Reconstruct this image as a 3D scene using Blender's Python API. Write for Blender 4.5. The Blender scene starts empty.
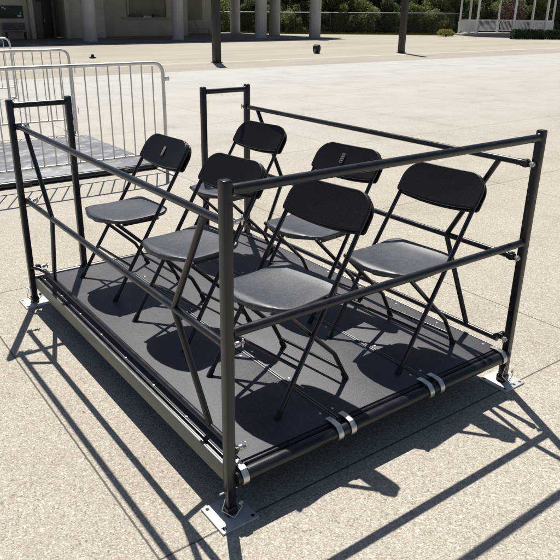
import bpy, bmesh, math, random
from mathutils import Vector, Matrix
R = math.radians
PI = math.pi
random.seed(7)
sc = bpy.context.scene
C = sc.collection

# ------------------------------------------------------------------ helpers
def obj(name, bm, mat, parent=None, loc=None, smooth=True, angle=38):
    me = bpy.data.meshes.new(name)
    bmesh.ops.recalc_face_normals(bm, faces=bm.faces[:])
    bm.to_mesh(me); bm.free()
    if smooth:
        for p in me.polygons: p.use_smooth = True
        me.set_sharp_from_angle(angle=R(angle))
    for m in (mat if isinstance(mat, (list, tuple)) else [mat]): me.materials.append(m)
    o = bpy.data.objects.new(name, me); C.objects.link(o)
    if parent is not None: o.parent = parent
    if loc: o.location = loc
    return o

def tag(o, label=None, cat=None, group=None, kind=None):
    if label: o['label'] = label
    if cat: o['category'] = cat
    if group: o['group'] = group
    if kind: o['kind'] = kind
    return o

def thing(name, label, cat, loc=(0, 0, 0), rz=0, group=None):
    o = bpy.data.objects.new(name, None); C.objects.link(o)
    o.empty_display_size = .2
    o.location = loc; o.rotation_euler = (0, 0, rz)
    return tag(o, label, cat, group)

def copy_tree(o, parent=None):
    c = o.copy(); C.objects.link(c)
    if parent is not None: c.parent = parent
    for ch in list(o.children): copy_tree(ch, c)
    return c

def NB(): return bmesh.new()

def box(bm, c, s, bev=0, rz=0, seg=2, mat=None, mi=0):
    M = Matrix.Translation(c) @ Matrix.Rotation(rz, 4, 'Z')
    if mat is not None: M = Matrix.Translation(c) @ mat.to_4x4()
    t = bmesh.new()
    bmesh.ops.create_cube(t, size=1)
    for v in t.verts: v.co = Vector((v.co.x*s[0], v.co.y*s[1], v.co.z*s[2]))
    if bev: bmesh.ops.bevel(t, geom=t.edges[:], offset=bev, segments=seg, affect='EDGES', profile=.5)
    for v in t.verts: v.co = M @ v.co
    merge(bm, t, mi)

def merge(bm, t, mi=0):
    mp = {}
    for v in t.verts: mp[v] = bm.verts.new(v.co)
    for f in t.faces:
        try:
            g = bm.faces.new([mp[v] for v in f.verts]); g.material_index = mi
        except ValueError: pass
    t.free()

def fillet(pts, rad, n=5):
    pts = [Vector(p) for p in pts]
    out = [pts[0]]
    for i in range(1, len(pts)-1):
        r = rad[i] if isinstance(rad, dict) and i in rad else (0 if isinstance(rad, dict) else rad)
        if not r: out.append(pts[i]); continue
        a = (pts[i-1]-pts[i]).normalized(); b = (pts[i+1]-pts[i]).normalized()
        ang = a.angle(b)
        d = min(r/math.tan(ang/2), (pts[i-1]-pts[i]).length*.49, (pts[i+1]-pts[i]).length*.49)
        p0 = pts[i]+a*d; p1 = pts[i]+b*d
        for k in range(n+1):
            t = k/n
            out.append(p0*(1-t)**2 + pts[i]*2*t*(1-t) + p1*t*t)
    out.append(pts[-1])
    return out

def tube(bm, pts, r, n=12, caps=True, ry=None, up=None, phase=0, mi=0):
    """round tube along a polyline; r may be a list"""
    pts = [Vector(p) for p in pts]
    rr = r if isinstance(r, (list, tuple)) else [r]*len(pts)
    ry = rr if ry is None else [ry]*len(pts)
    rings = []
    t0 = (pts[1]-pts[0]).normalized()
    if up is None: up = Vector((0, 0, 1)) if abs(t0.z) < .9 else Vector((1, 0, 0))
    nrm = (Vector(up) - t0*Vector(up).dot(t0)).normalized()
    prev = t0
    for i, p in enumerate(pts):
        if i == 0: tg = t0
        elif i == len(pts)-1: tg = (pts[i]-pts[i-1]).normalized()
        else: tg = ((pts[i]-pts[i-1]).normalized()+(pts[i+1]-pts[i]).normalized()).normalized()
        q = prev.rotation_difference(tg); nrm = (q @ nrm); nrm = (nrm - tg*nrm.dot(tg)).normalized(); prev = tg
        b = tg.cross(nrm)
        sc_ = 1.0
        if 0 < i < len(pts)-1:
            c = (pts[i]-pts[i-1]).normalized().dot(tg)
            sc_ = 1/max(c, .5)
        rings.append([bm.verts.new(p + (nrm*math.cos(2*PI*(k+phase)/n)*rr[i] + b*math.sin(2*PI*(k+phase)/n)*ry[i])*(1 if n > 4 else 1)) for k in range(n)])
    for a, b in zip(rings[:-1], rings[1:]):
        for k in range(n):
            f = bm.faces.new((a[k], a[(k+1) % n], b[(k+1) % n], b[k])); f.material_index = mi
    if caps:
        bm.faces.new(rings[0][::-1]).material_index = mi; bm.faces.new(rings[-1]).material_index = mi
    return bm

def lathe(bm, prof, c=(0, 0, 0), n=20, axis='Z', mi=0):
    c = Vector(c)
    rings = []
    for r, z in prof:
        ring = []
        for k in range(n):
            a = 2*PI*k/n
            p = Vector((r*math.cos(a), r*math.sin(a), z))
            if axis == 'Y': p = Vector((p.x, p.z, p.y))
            if axis == 'X': p = Vector((p.z, p.x, p.y))
            ring.append(bm.verts.new(c+p))
        rings.append(ring)
    for a, b in zip(rings[:-1], rings[1:]):
        for k in range(n):
            bm.faces.new((a[k], a[(k+1) % n], b[(k+1) % n], b[k])).material_index = mi
    bm.faces.new(rings[0][::-1]).material_index = mi; bm.faces.new(rings[-1]).material_index = mi

def panel(bm, rows, cols, outer, thick, nrm_dir, bev=.004, seg=2):
    """outer(i/rows, u in -1..1) -> (point, normal): closed slab of given thickness with bevelled rim"""
    t = bmesh.new()
    F = []; B = []
    for i in range(rows+1):
        fr = []; br = []
        for j in range(cols+1):
            p, nn = outer(i/rows, -1+2*j/cols)
            fr.append(t.verts.new(p)); br.append(t.verts.new(p - nn*thick))
        F.append(fr); B.append(br)
    for i in range(rows):
        for j in range(cols):
            t.faces.new((F[i][j], F[i][j+1], F[i+1][j+1], F[i+1][j]))
            t.faces.new((B[i][j], B[i+1][j], B[i+1][j+1], B[i][j+1]))
    loop = [(0, j) for j in range(cols)] + [(i, cols) for i in range(rows)] + [(rows, j) for j in range(cols, 0, -1)] + [(i, 0) for i in range(rows, 0, -1)]
    for a, b in zip(loop, loop[1:]+loop[:1]):
        t.faces.new((F[a[0]][a[1]], B[a[0]][a[1]], B[b[0]][b[1]], F[b[0]][b[1]]))
    bmesh.ops.recalc_face_normals(t, faces=t.faces[:])
    if bev:
        es = [e for e in t.edges if len(e.link_faces) == 2 and e.calc_face_angle(0) > R(55)]
        bmesh.ops.bevel(t, geom=es, offset=bev, segments=seg, affect='EDGES', profile=.5)
    merge(bm, t)

# ------------------------------------------------------------------ materials
def mat(name):
    m = bpy.data.materials.new(name); m.use_nodes = True
    nt = m.node_tree; b = nt.nodes['Principled BSDF']
    return m, nt, b

def nd(nt, typ, **kw):
    n = nt.nodes.new(typ)
    for k, v in kw.items():
        if k.startswith('in_'):
            n.inputs[k[3:]].default_value = v
        else: setattr(n, k, v)
    return n

def ramp(nt, stops, interp='LINEAR'):
    r = nt.nodes.new('ShaderNodeValToRGB'); r.color_ramp.interpolation = interp
    cr = r.color_ramp
    while len(cr.elements) > len(stops): cr.elements.remove(cr.elements[-1])
    while len(cr.elements) < len(stops): cr.elements.new(.5)
    for e, (p, c) in zip(cr.elements, stops):
        e.position = p; e.color = (*c, 1) if len(c) == 3 else c
    return r

def simple(name, col, rough=.5, metal=0, var=.15, scale=8, spec=.5, bump=0, bscale=200, rvar=.1):
    m, nt, b = mat(name)
    tc = nd(nt, 'ShaderNodeTexCoord')
    nz = nd(nt, 'ShaderNodeTexNoise'); nz.inputs['Scale'].default_value = scale; nz.inputs['Detail'].default_value = 6
    nt.links.new(tc.outputs['Object'], nz.inputs['Vector'])
    lo = tuple(c*(1-var) for c in col); hi = tuple(min(1, c*(1+var)) for c in col)
    rp = ramp(nt, [(.3, lo), (.7, hi)])
    nt.links.new(nz.outputs['Fac'], rp.inputs['Fac']); nt.links.new(rp.outputs['Color'], b.inputs['Base Color'])
    mr = nd(nt, 'ShaderNodeMapRange'); mr.inputs['From Min'].default_value = .3; mr.inputs['From Max'].default_value = .7
    mr.inputs['To Min'].default_value = max(0, rough-rvar); mr.inputs['To Max'].default_value = min(1, rough+rvar)
    nt.links.new(nz.outputs['Fac'], mr.inputs['Value']); nt.links.new(mr.outputs[0], b.inputs['Roughness'])
    b.inputs['Metallic'].default_value = metal
    b.inputs['Specular IOR Level'].default_value = spec
    if bump:
        n2 = nd(nt, 'ShaderNodeTexNoise'); n2.inputs['Scale'].default_value = bscale; n2.inputs['Detail'].default_value = 3
        nt.links.new(tc.outputs['Object'], n2.inputs['Vector'])
        bp = nd(nt, 'ShaderNodeBump'); bp.inputs['Strength'].default_value = bump; bp.inputs['Distance'].default_value = .002
        nt.links.new(n2.outputs['Fac'], bp.inputs['Height']); nt.links.new(bp.outputs[0], b.inputs['Normal'])
    return m

M_black = simple('black_paint', (.011, .012, .017), .30, 0, .3, 14, .5, .12, 260, .08)  # slight blue in the black stands in for the sky's sheen
def chips(m):
    nt = m.node_tree; b = nt.nodes['Principled BSDF']; L = nt.links
    old = b.inputs['Base Color'].links[0].from_socket
    tc = nd(nt, 'ShaderNodeTexCoord')
    n = nd(nt, 'ShaderNodeTexNoise'); n.inputs['Scale'].default_value = 55; n.inputs['Detail'].default_value = 6; n.inputs['Roughness'].default_value = .7
    n2 = nd(nt, 'ShaderNodeTexNoise'); n2.inputs['Scale'].default_value = 4
    L.new(tc.outputs['Object'], n.inputs['Vector']); L.new(tc.outputs['Object'], n2.inputs['Vector'])
    a = nd(nt, 'ShaderNodeMath', operation='MULTIPLY_ADD'); a.inputs[1].default_value = .35; L.new(n2.outputs['Fac'], a.inputs[0]); L.new(n.outputs['Fac'], a.inputs[2])
    mr = nd(nt, 'ShaderNodeMapRange'); mr.inputs['From Min'].default_value = .86; mr.inputs['From Max'].default_value = .93; mr.inputs['To Max'].default_value = .6; L.new(a.outputs[0], mr.inputs['Value'])
    mx = nd(nt, 'ShaderNodeMixRGB'); mx.inputs['Color2'].default_value = (.11, .10, .09, 1)
    L.new(mr.outputs[0], mx.inputs['Fac']); L.new(old, mx.inputs['Color1']); L.new(mx.outputs[0], b.inputs['Base Color'])
chips(M_black)
M_dark_alu = simple('dark_weathered_aluminium', (.12, .112, .10), .42, .35, .2, 10, .5)
M_channel = simple('grey_channel', (.17, .17, .165), .45, .3, .2, 10)
M_seam = simple('dark_seam_strip', (.16, .16, .165), .5, .5, .3, 20)
M_trimalu = simple('dull_aluminium', (.40, .40, .40), .5, .6, .2, 20)
M_silver = simple('bare_aluminium', (.62, .62, .60), .34, .85, .12, 30)
M_zinc = simple('zinc_plate', (.66, .66, .64), .45, .3, .12, 25)
M_galv = simple('galvanised_steel', (.56, .57, .57), .42, .6, .22, 9)
M_rubber = simple('black_rubber', (.012, .012, .012), .7, 0, .2)
M_tag = simple('grey_sticker', (.25, .245, .23), .5, 0, .3, 120)
M_tagd = simple('sticker_ink', (.05, .05, .05), .5)
M_white = simple('white_paint', (.82, .82, .82), .5, 0, .06, 3)
M_column = simple('painted_concrete_column', (.46, .445, .415), .8, 0, .1, 1.5)
M_floor = simple('pavilion_floor', (.16, .165, .18), .6, 0, .15, .8)
M_wall = simple('beige_render', (.58, .54, .46), .85, 0, .12, .9)
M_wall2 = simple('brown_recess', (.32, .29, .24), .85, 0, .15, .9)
M_trim = simple('pale_trim', (.52, .49, .43), .8, 0, .08, 2)
M_doord = simple('dark_door', (.07, .06, .055), .6, 0, .2, 2)
M_glass = simple('window_panel', (.20, .18, .14), .25, 0, .1, 1)
M_roof = simple('pavilion_roof', (.34, .32, .29), .8, 0, .1, .6)
M_pole = simple('dark_bronze_pole', (.028, .024, .021), .5, .2, .15, 4)
M_board = simple('green_board', (.028, .055, .045), .6, 0, .25, 5)
M_paper = simple('paper', (.6, .6, .55), .8)
M_fence = simple('chain_link_steel', (.34, .36, .35), .5, .6, .1, 8)
M_fpost = simple('weathered_steel', (.12, .13, .125), .6, .3, .1, 8)
M_bark = simple('bark', (.09, .07, .05), .9, 0, .35, 6)
M_shelfd = simple('counter_items', (.10, .11, .13), .5, 0, .5, 9)
M_flower = simple('russet_leaf', (.13, .06, .05), .8, 0, .5, 2)

def chair_plastic(name, base, dust_sheen, lo, hi):
    m, nt, b = mat(name)
    tc = nd(nt, 'ShaderNodeTexCoord')
    n1 = nd(nt, 'ShaderNodeTexNoise'); n1.inputs['Scale'].default_value = 24; n1.inputs['Detail'].default_value = 12; n1.inputs['Roughness'].default_value = .82
    n2 = nd(nt, 'ShaderNodeTexNoise'); n2.inputs['Scale'].default_value = 420; n2.inputs['Detail'].default_value = 2
    mp = nd(nt, 'ShaderNodeMapping'); mp.inputs['Scale'].default_value = (1, 1.3, 1)
    oi = nd(nt, 'ShaderNodeObjectInfo')
    ad = nd(nt, 'ShaderNodeVectorMath', operation='ADD')
    nt.links.new(tc.outputs['Object'], mp.inputs['Vector']); nt.links.new(mp.outputs[0], ad.inputs[0])
    nt.links.new(oi.outputs['Random'], ad.inputs[1])
    nt.links.new(ad.outputs[0], n1.inputs['Vector']); nt.links.new(tc.outputs['Object'], n2.inputs['Vector'])
    r1 = ramp(nt, [(lo, base), (hi, dust_sheen)]); nt.links.new(n1.outputs['Fac'], r1.inputs['Fac'])
    n3 = nd(nt, 'ShaderNodeTexNoise'); n3.inputs['Scale'].default_value = 230; n3.inputs['Detail'].default_value = 3
    nt.links.new(tc.outputs['Object'], n3.inputs['Vector'])
    r3 = ramp(nt, [(.36, (.6, .6, .6)), (.52, (1, 1, 1)), (.68, (1.7, 1.7, 1.68))]); nt.links.new(n3.outputs['Fac'], r3.inputs['Fac'])
    mxs = nd(nt, 'ShaderNodeMixRGB', blend_type='MULTIPLY'); mxs.inputs['Fac'].default_value = 1
    nt.links.new(r1.outputs['Color'], mxs.inputs['Color1']); nt.links.new(r3.outputs['Color'], mxs.inputs['Color2'])
    nt.links.new(mxs.outputs[0], b.inputs['Base Color'])
    b.inputs['Roughness'].default_value = .40
    bp = nd(nt, 'ShaderNodeBump'); bp.inputs['Strength'].default_value = .35; bp.inputs['Distance'].default_value = .0012
    nt.links.new(n2.outputs['Fac'], bp.inputs['Height']); nt.links.new(bp.outputs[0], b.inputs['Normal'])
    return m
M_seat = chair_plastic('seat_plastic', (.026, .032, .042), (.078, .090, .108), .36, .74)  # dusty seat, with sky reflection put into the colour as a blue tint
M_back = chair_plastic('back_plastic', (.008, .008, .010), (.013, .013, .015), .3, .8)
M_back.node_tree.nodes['Principled BSDF'].inputs['Specular IOR Level'].default_value = .3

def deck_mat():
    m, nt, b = mat('phenolic_deck')
    tc = nd(nt, 'ShaderNodeTexCoord')
    n1 = nd(nt, 'ShaderNodeTexNoise'); n1.inputs['Scale'].default_value = 5; n1.inputs['Detail'].default_value = 8; n1.inputs['Roughness'].default_value = .65
    vo = nd(nt, 'ShaderNodeTexVoronoi'); vo.inputs['Scale'].default_value = 210
    n3 = nd(nt, 'ShaderNodeTexNoise'); n3.inputs['Scale'].default_value = 160; n3.inputs['Detail'].default_value = 4
    for n in (n1, vo, n3): nt.links.new(tc.outputs['Object'], n.inputs['Vector'])
    r1 = ramp(nt, [(.3, (.056, .053, .065)), (.72, (.086, .081, .095))]); nt.links.new(n1.outputs['Fac'], r1.inputs['Fac'])
    r3 = ramp(nt, [(.32, (.72, .72, .72)), (.5, (1, 1, 1)), (.70, (1.4, 1.38, 1.36))]); nt.links.new(n3.outputs['Fac'], r3.inputs['Fac'])
    mx = nd(nt, 'ShaderNodeMixRGB', blend_type='MULTIPLY'); mx.inputs['Fac'].default_value = 1
    nt.links.new(r1.outputs['Color'], mx.inputs['Color1']); nt.links.new(r3.outputs['Color'], mx.inputs['Color2'])
    nt.links.new(mx.outputs[0], b.inputs['Base Color'])
    b.inputs['Roughness'].default_value = .6
    bp = nd(nt, 'ShaderNodeBump'); bp.inputs['Strength'].default_value = .4; bp.inputs['Distance'].default_value = .001
    nt.links.new(vo.outputs['Distance'], bp.inputs['Height']); nt.links.new(bp.outputs[0], b.inputs['Normal'])
    return m
M_deck = deck_mat()

def stage_mat():
    m, nt, b = mat('dusty_stage_top')
    tc = nd(nt, 'ShaderNodeTexCoord')
    mp = nd(nt, 'ShaderNodeMapping'); mp.inputs['Scale'].default_value = (1.3, 2.2, 1); mp.inputs['Rotation'].default_value = (0, 0, .5)
    n1 = nd(nt, 'ShaderNodeTexNoise'); n1.inputs['Scale'].default_value = 3.2; n1.inputs['Detail'].default_value = 10; n1.inputs['Roughness'].default_value = .68; n1.inputs['Distortion'].default_value = .7
    nt.links.new(tc.outputs['Object'], mp.inputs['Vector']); nt.links.new(mp.outputs[0], n1.inputs['Vector'])
    r1 = ramp(nt, [(.38, (.12, .125, .145)), (.52, (.19, .195, .215)), (.64, (.46, .45, .44))]); nt.links.new(n1.outputs['Fac'], r1.inputs['Fac'])
    nt.links.new(r1.outputs['Color'], b.inputs['Base Color']); b.inputs['Roughness'].default_value = .5
    return m
M_stage = stage_mat()

def paving_mat():
    """exposed-aggregate concrete in object coordinates (metres): pebbles, mortar, sawn joints, stains"""
    m, nt, b = mat('exposed_aggregate')
    L = nt.links
    tc = nd(nt, 'ShaderNodeTexCoord')
    P = tc.outputs['Object']
    v1 = nd(nt, 'ShaderNodeTexVoronoi'); v1.inputs['Scale'].default_value = 88
    v2 = nd(nt, 'ShaderNodeTexVoronoi'); v2.inputs['Scale'].default_value = 180
    nn = nd(nt, 'ShaderNodeTexNoise'); nn.inputs['Scale'].default_value = 30; nn.inputs['Detail'].default_value = 3
    wob = nd(nt, 'ShaderNodeMixRGB', blend_type='ADD'); wob.inputs['Fac'].default_value = .018
    L.new(P, nn.inputs['Vector']); L.new(P, wob.inputs['Color1']); L.new(nn.outputs['Color'], wob.inputs['Color2'])
    for v in (v1, v2): L.new(wob.outputs[0], v.inputs['Vector'])
    pal = [(0, (.38, .33, .26)), (.12, (.46, .41, .33)), (.30, (.55, .50, .415)), (.55, (.525, .465, .375)), (.72, (.60, .56, .485)), (.86, (.71, .69, .63)), (.95, (.44, .40, .34)), (1, (.29, .26, .22))]
    sp = nd(nt, 'ShaderNodeSeparateColor'); L.new(v1.outputs['Color'], sp.inputs[0])
    r1 = ramp(nt, pal); L.new(sp.outputs[0], r1.inputs['Fac'])
    sp2 = nd(nt, 'ShaderNodeSeparateColor'); L.new(v2.outputs['Color'], sp2.inputs[0])
    r2 = ramp(nt, pal); L.new(sp2.outputs[1], r2.inputs['Fac'])
    mx = nd(nt, 'ShaderNodeMixRGB'); L.new(r2.outputs['Color'], mx.inputs['Color1']); L.new(r1.outputs['Color'], mx.inputs['Color2'])
    gt = nd(nt, 'ShaderNodeMath', operation='LESS_THAN'); gt.inputs[1].default_value = .0078
    # pebble mask: bigger stones only where the cell is close to its centre
    ms = nd(nt, 'ShaderNodeMath', operation='LESS_THAN'); ms.inputs[1].default_value = .46
    L.new(v1.outputs['Distance'], ms.inputs[0]); L.new(ms.outputs[0], mx.inputs['Fac'])
    # mortar between stones
    mo = nd(nt, 'ShaderNodeMapRange'); mo.inputs['From Min'].default_value = .42; mo.inputs['From Max'].default_value = .75
    mo.inputs['To Min'].default_value = 1; mo.inputs['To Max'].default_value = .74
    L.new(v2.outputs['Distance'], mo.inputs['Value'])
    mm = nd(nt, 'ShaderNodeMixRGB', blend_type='MULTIPLY'); mm.inputs['Fac'].default_value = 1
    L.new(mx.outputs[0], mm.inputs['Color1']); L.new(mo.outputs[0], mm.inputs['Color2'])
    # fade the pebbles to one even, paler tone as y grows
    sx = nd(nt, 'ShaderNodeSeparateXYZ'); L.new(P, sx.inputs[0])
    big = nd(nt, 'ShaderNodeTexNoise'); big.inputs['Scale'].default_value = .35; big.inputs['Detail'].default_value = 7; big.inputs['Roughness'].default_value = .6
    L.new(P, big.inputs['Vector'])
    ys = nd(nt, 'ShaderNodeMath', operation='MULTIPLY_ADD'); ys.inputs[1].default_value = 3.0
    L.new(big.outputs['Fac'], ys.inputs[0]); L.new(sx.outputs['Y'], ys.inputs[2])
    fy = nd(nt, 'ShaderNodeMapRange'); fy.inputs['From Min'].default_value = 4; fy.inputs['From Max'].default_value = 16
    L.new(ys.outputs[0], fy.inputs['Value'])
    far = nd(nt, 'ShaderNodeMixRGB'); far.inputs['Color2'].default_value = (.515, .502, .472, 1)
    L.new(fy.outputs[0], far.inputs['Fac']); L.new(mm.outputs[0], far.inputs['Color1'])
    # stains
    st = nd(nt, 'ShaderNodeTexNoise'); st.inputs['Scale'].default_value = 1.1; st.inputs['Detail'].default_value = 9; st.inputs['Roughness'].default_value = .65
    L.new(P, st.inputs['Vector'])
    rs = ramp(nt, [(.28, (.80, .785, .76)), (.45, (.97, .965, .955)), (.55, (1, 1, 1)), (.75, (1.07, 1.07, 1.075))]); L.new(st.outputs['Fac'], rs.inputs['Fac'])
    ml = nd(nt, 'ShaderNodeMixRGB', blend_type='MULTIPLY'); ml.inputs['Fac'].default_value = 1
    L.new(far.outputs[0], ml.inputs['Color1']); L.new(rs.outputs['Color'], ml.inputs['Color2'])
    # old gum spots and drips: sparse dark flecks
    gv = nd(nt, 'ShaderNodeTexVoronoi'); gv.inputs['Scale'].default_value = 1.7; L.new(P, gv.inputs['Vector'])
    gr = nd(nt, 'ShaderNodeSeparateColor'); L.new(gv.outputs['Color'], gr.inputs[0])
    gs = nd(nt, 'ShaderNodeMath', operation='MULTIPLY_ADD'); gs.inputs[1].default_value = .055; gs.inputs[2].default_value = -.012; L.new(gr.outputs[0], gs.inputs[0])
    gn = nd(nt, 'ShaderNodeMath', operation='MULTIPLY_ADD'); gn.inputs[1].default_value = .03; L.new(nn.outputs['Fac'], gn.inputs[0]); L.new(gv.outputs['Distance'], gn.inputs[2])
    gl = nd(nt, 'ShaderNodeMath', operation='LESS_THAN'); L.new(gn.outputs[0], gl.inputs[0]); L.new(gs.outputs[0], gl.inputs[1])
    gm = nd(nt, 'ShaderNodeMath', operation='MULTIPLY'); gm.inputs[1].default_value = .3; L.new(gl.outputs[0], gm.inputs[0])
    gx = nd(nt, 'ShaderNodeMixRGB'); gx.inputs['Color2'].default_value = (.13, .12, .105, 1); L.new(gm.outputs[0], gx.inputs['Fac']); L.new(ml.outputs[0], gx.inputs['Color1'])
    ml = gx
    # faint streaks that run along the far paving (wear bands)
    mp = nd(nt, 'ShaderNodeMapping'); mp.inputs['Scale'].default_value = (.06, .9, 1)
    L.new(P, mp.inputs['Vector'])
    wv = nd(nt, 'ShaderNodeTexNoise'); wv.inputs['Scale'].default_value = 1.0; wv.inputs['Detail'].default_value = 6
    L.new(mp.outputs[0], wv.inputs['Vector'])
    rw = ramp(nt, [(.3, (.94, .935, .925)), (.6, (1.02, 1.02, 1.02))]); L.new(wv.outputs['Fac'], rw.inputs['Fac'])
    ml2 = nd(nt, 'ShaderNodeMixRGB', blend_type='MULTIPLY'); ml2.inputs['Fac'].default_value = .8
    L.new(ml.outputs[0], ml2.inputs['Color1']); L.new(rw.outputs['Color'], ml2.inputs['Color2'])
    # sawn joints
    def joint(sock, off, pitch, half):
        a = nd(nt, 'ShaderNodeMath', operation='SUBTRACT'); a.inputs[1].default_value = off - pitch/2; L.new(sock, a.inputs[0])
        q = nd(nt, 'ShaderNodeMath', operation='FLOORED_MODULO'); q.inputs[1].default_value = pitch; L.new(a.outputs[0], q.inputs[0])
        d = nd(nt, 'ShaderNodeMath', operation='SUBTRACT'); d.inputs[1].default_value = pitch/2; L.new(q.outputs[0], d.inputs[0])
        e = nd(nt, 'ShaderNodeMath', operation='ABSOLUTE'); L.new(d.outputs[0], e.inputs[0])
        g = nd(nt, 'ShaderNodeMapRange'); g.inputs['From Min'].default_value = half*.6; g.inputs['From Max'].default_value = half*1.4
        g.inputs['To Min'].default_value = 1; g.inputs['To Max'].default_value = 0; L.new(e.outputs[0], g.inputs['Value'])
        return g.outputs[0]
    wv2 = nd(nt, 'ShaderNodeMath', operation='MULTIPLY_ADD'); wv2.inputs[1].default_value = .004; L.new(nn.outputs['Fac'], wv2.inputs[0]); L.new(sx.outputs['X'], wv2.inputs[2])
    wv3 = nd(nt, 'ShaderNodeMath', operation='MULTIPLY_ADD'); wv3.inputs[1].default_value = .004; L.new(nn.outputs['Fac'], wv3.inputs[0]); L.new(sx.outputs['Y'], wv3.inputs[2])
    jx = joint(wv2.outputs[0], -.297, 2.62, .0036); jy = joint(wv3.outputs[0], -.042, 2.505, .0036)
    jm = nd(nt, 'ShaderNodeMath', operation='MAXIMUM'); L.new(jx, jm.inputs[0]); L.new(jy, jm.inputs[1])
    jmix = nd(nt, 'ShaderNodeMixRGB'); jmix.inputs['Color2'].default_value = (.10, .09, .075, 1)
    jf = nd(nt, 'ShaderNodeMath', operation='MULTIPLY'); jf.inputs[1].default_value = .92; L.new(jm.outputs[0], jf.inputs[0])
    L.new(jf.outputs[0], jmix.inputs['Fac']); L.new(ml2.outputs[0], jmix.inputs['Color1'])
    L.new(jmix.outputs[0], b.inputs['Base Color'])
    b.inputs['Roughness'].default_value = .8; b.inputs['Specular IOR Level'].default_value = .3
    # bump
    h = nd(nt, 'ShaderNodeMath', operation='MULTIPLY_ADD'); h.inputs[1].default_value = -1.0; L.new(v2.outputs['Distance'], h.inputs[0])
    h2 = nd(nt, 'ShaderNodeMath', operation='MULTIPLY'); h2.inputs[1].default_value = -1.2; L.new(jm.outputs[0], h2.inputs[0]); L.new(h2.outputs[0], h.inputs[2])
    bp = nd(nt, 'ShaderNodeBump'); bp.inputs['Strength'].default_value = .55; bp.inputs['Distance'].default_value = .004
    L.new(h.outputs[0], bp.inputs['Height']); L.new(bp.outputs[0], b.inputs['Normal'])
    return m
M_paving = paving_mat()

def tan_mat(name, a, c, scale=.5):
    m, nt, b = mat(name); L = nt.links
    tc = nd(nt, 'ShaderNodeTexCoord')
    mp = nd(nt, 'ShaderNodeMapping'); mp.inputs['Scale'].default_value = (.25, 1, 1); L.new(tc.outputs['Object'], mp.inputs['Vector'])
    n1 = nd(nt, 'ShaderNodeTexNoise'); n1.inputs['Scale'].default_value = scale; n1.inputs['Detail'].default_value = 9; n1.inputs['Roughness'].default_value = .62
    n2 = nd(nt, 'ShaderNodeTexNoise'); n2.inputs['Scale'].default_value = 18; n2.inputs['Detail'].default_value = 5
    L.new(mp.outputs[0], n1.inputs['Vector']); L.new(tc.outputs['Object'], n2.inputs['Vector'])
    r = ramp(nt, [(.3, a), (.68, c)]); L.new(n1.outputs['Fac'], r.inputs['Fac'])
    r2 = ramp(nt, [(.3, (.9, .9, .9)), (.7, (1.08, 1.08, 1.08))]); L.new(n2.outputs['Fac'], r2.inputs['Fac'])
    mx = nd(nt, 'ShaderNodeMixRGB', blend_type='MULTIPLY'); mx.inputs['Fac'].default_value = 1
    L.new(r.outputs['Color'], mx.inputs['Color1']); L.new(r2.outputs['Color'], mx.inputs['Color2'])
    L.new(mx.outputs[0], b.inputs['Base Color']); b.inputs['Roughness'].default_value = .85; b.inputs['Specular IOR Level'].default_value = .2
    return m
M_ground = tan_mat('tan_ground', (.375, .335, .275), (.485, .44, .37))
M_band = tan_mat('tan_band', (.35, .315, .265), (.45, .41, .345), .9)
M_gutter = tan_mat('pale_gutter', (.42, .385, .32), (.60, .565, .50), 2.6)
M_grass = tan_mat('dry_grass', (.10, .10, .035), (.24, .21, .09), 1.5)

def leaf_mat(name, a, c, tr):
    m, nt, b = mat(name); L = nt.links
    tc = nd(nt, 'ShaderNodeTexCoord'); oi = nd(nt, 'ShaderNodeObjectInfo')
    n1 = nd(nt, 'ShaderNodeTexNoise'); n1.inputs['Scale'].default_value = .9; n1.inputs['Detail'].default_value = 8; n1.inputs['Roughness'].default_value = .8
    L.new(tc.outputs['Object'], n1.inputs['Vector'])
    ad = nd(nt, 'ShaderNodeMath', operation='MULTIPLY_ADD'); ad.inputs[1].default_value = .3
    L.new(oi.outputs['Random'], ad.inputs[0])
    sb = nd(nt, 'ShaderNodeMath', operation='SUBTRACT'); sb.inputs[1].default_value = .15; L.new(n1.outputs['Fac'], sb.inputs[0]); L.new(sb.outputs[0], ad.inputs[2])
    r = ramp(nt, [(.25, a), (.75, c)]); L.new(ad.outputs[0], r.inputs['Fac'])
    L.new(r.outputs['Color'], b.inputs['Base Color']); b.inputs['Roughness'].default_value = .6
    tl = nd(nt, 'ShaderNodeBsdfTranslucent'); L.new(r.outputs['Color'], tl.inputs['Color'])
    mx = nd(nt, 'ShaderNodeMixShader'); mx.inputs['Fac'].default_value = tr
    L.new(b.outputs[0], mx.inputs[1]); L.new(tl.outputs[0], mx.inputs[2])
    L.new(mx.outputs[0], nt.nodes['Material Output'].inputs['Surface'])
    return m
M_leaf = leaf_mat('leaf', (.09, .135, .045), (.31, .36, .14), .6)
M_leaf2 = leaf_mat('leaf_blue', (.065, .11, .045), (.21, .26, .115), .58)
M_hedge = leaf_mat('hedge_leaf', (.018, .035, .014), (.05, .085, .03), .2)
M_yellow = leaf_mat('yellow_leaf', (.20, .20, .04), (.42, .38, .10), .35)
M_russet = leaf_mat('russet_leaf', (.09, .05, .045), (.22, .12, .11), .3)

# ------------------------------------------------------------------ setting
def sheet(name, x0, x1, y0, y1, z, m, kind='structure'):
    bm = NB(); bm.faces.new([bm.verts.new(p) for p in ((x0, y0, z), (x1, y0, z), (x1, y1, z), (x0, y1, z))])
    o = obj(name, bm, m, smooth=False); o['kind'] = kind
    return o
sheet('ground', -500, 600, -400, 800, -.012, M_ground)
sheet('road_band', -120, 160, 16.4, 19.2, -.008, M_band)
sheet('plaza_paving', -60, 90, -30, 16.4, 0, M_paving)
sheet('gutter_strip', -120, 160, 19.2, 19.62, -.008, M_gutter)

# ------------------------------------------------------------------ seating platform
W, D = 1.561, 2.194
DZ = .183
PL = thing('seating_platform', 'low dark platform with black pipe guard rails, carrying the six folding chairs', 'platform')

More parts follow.
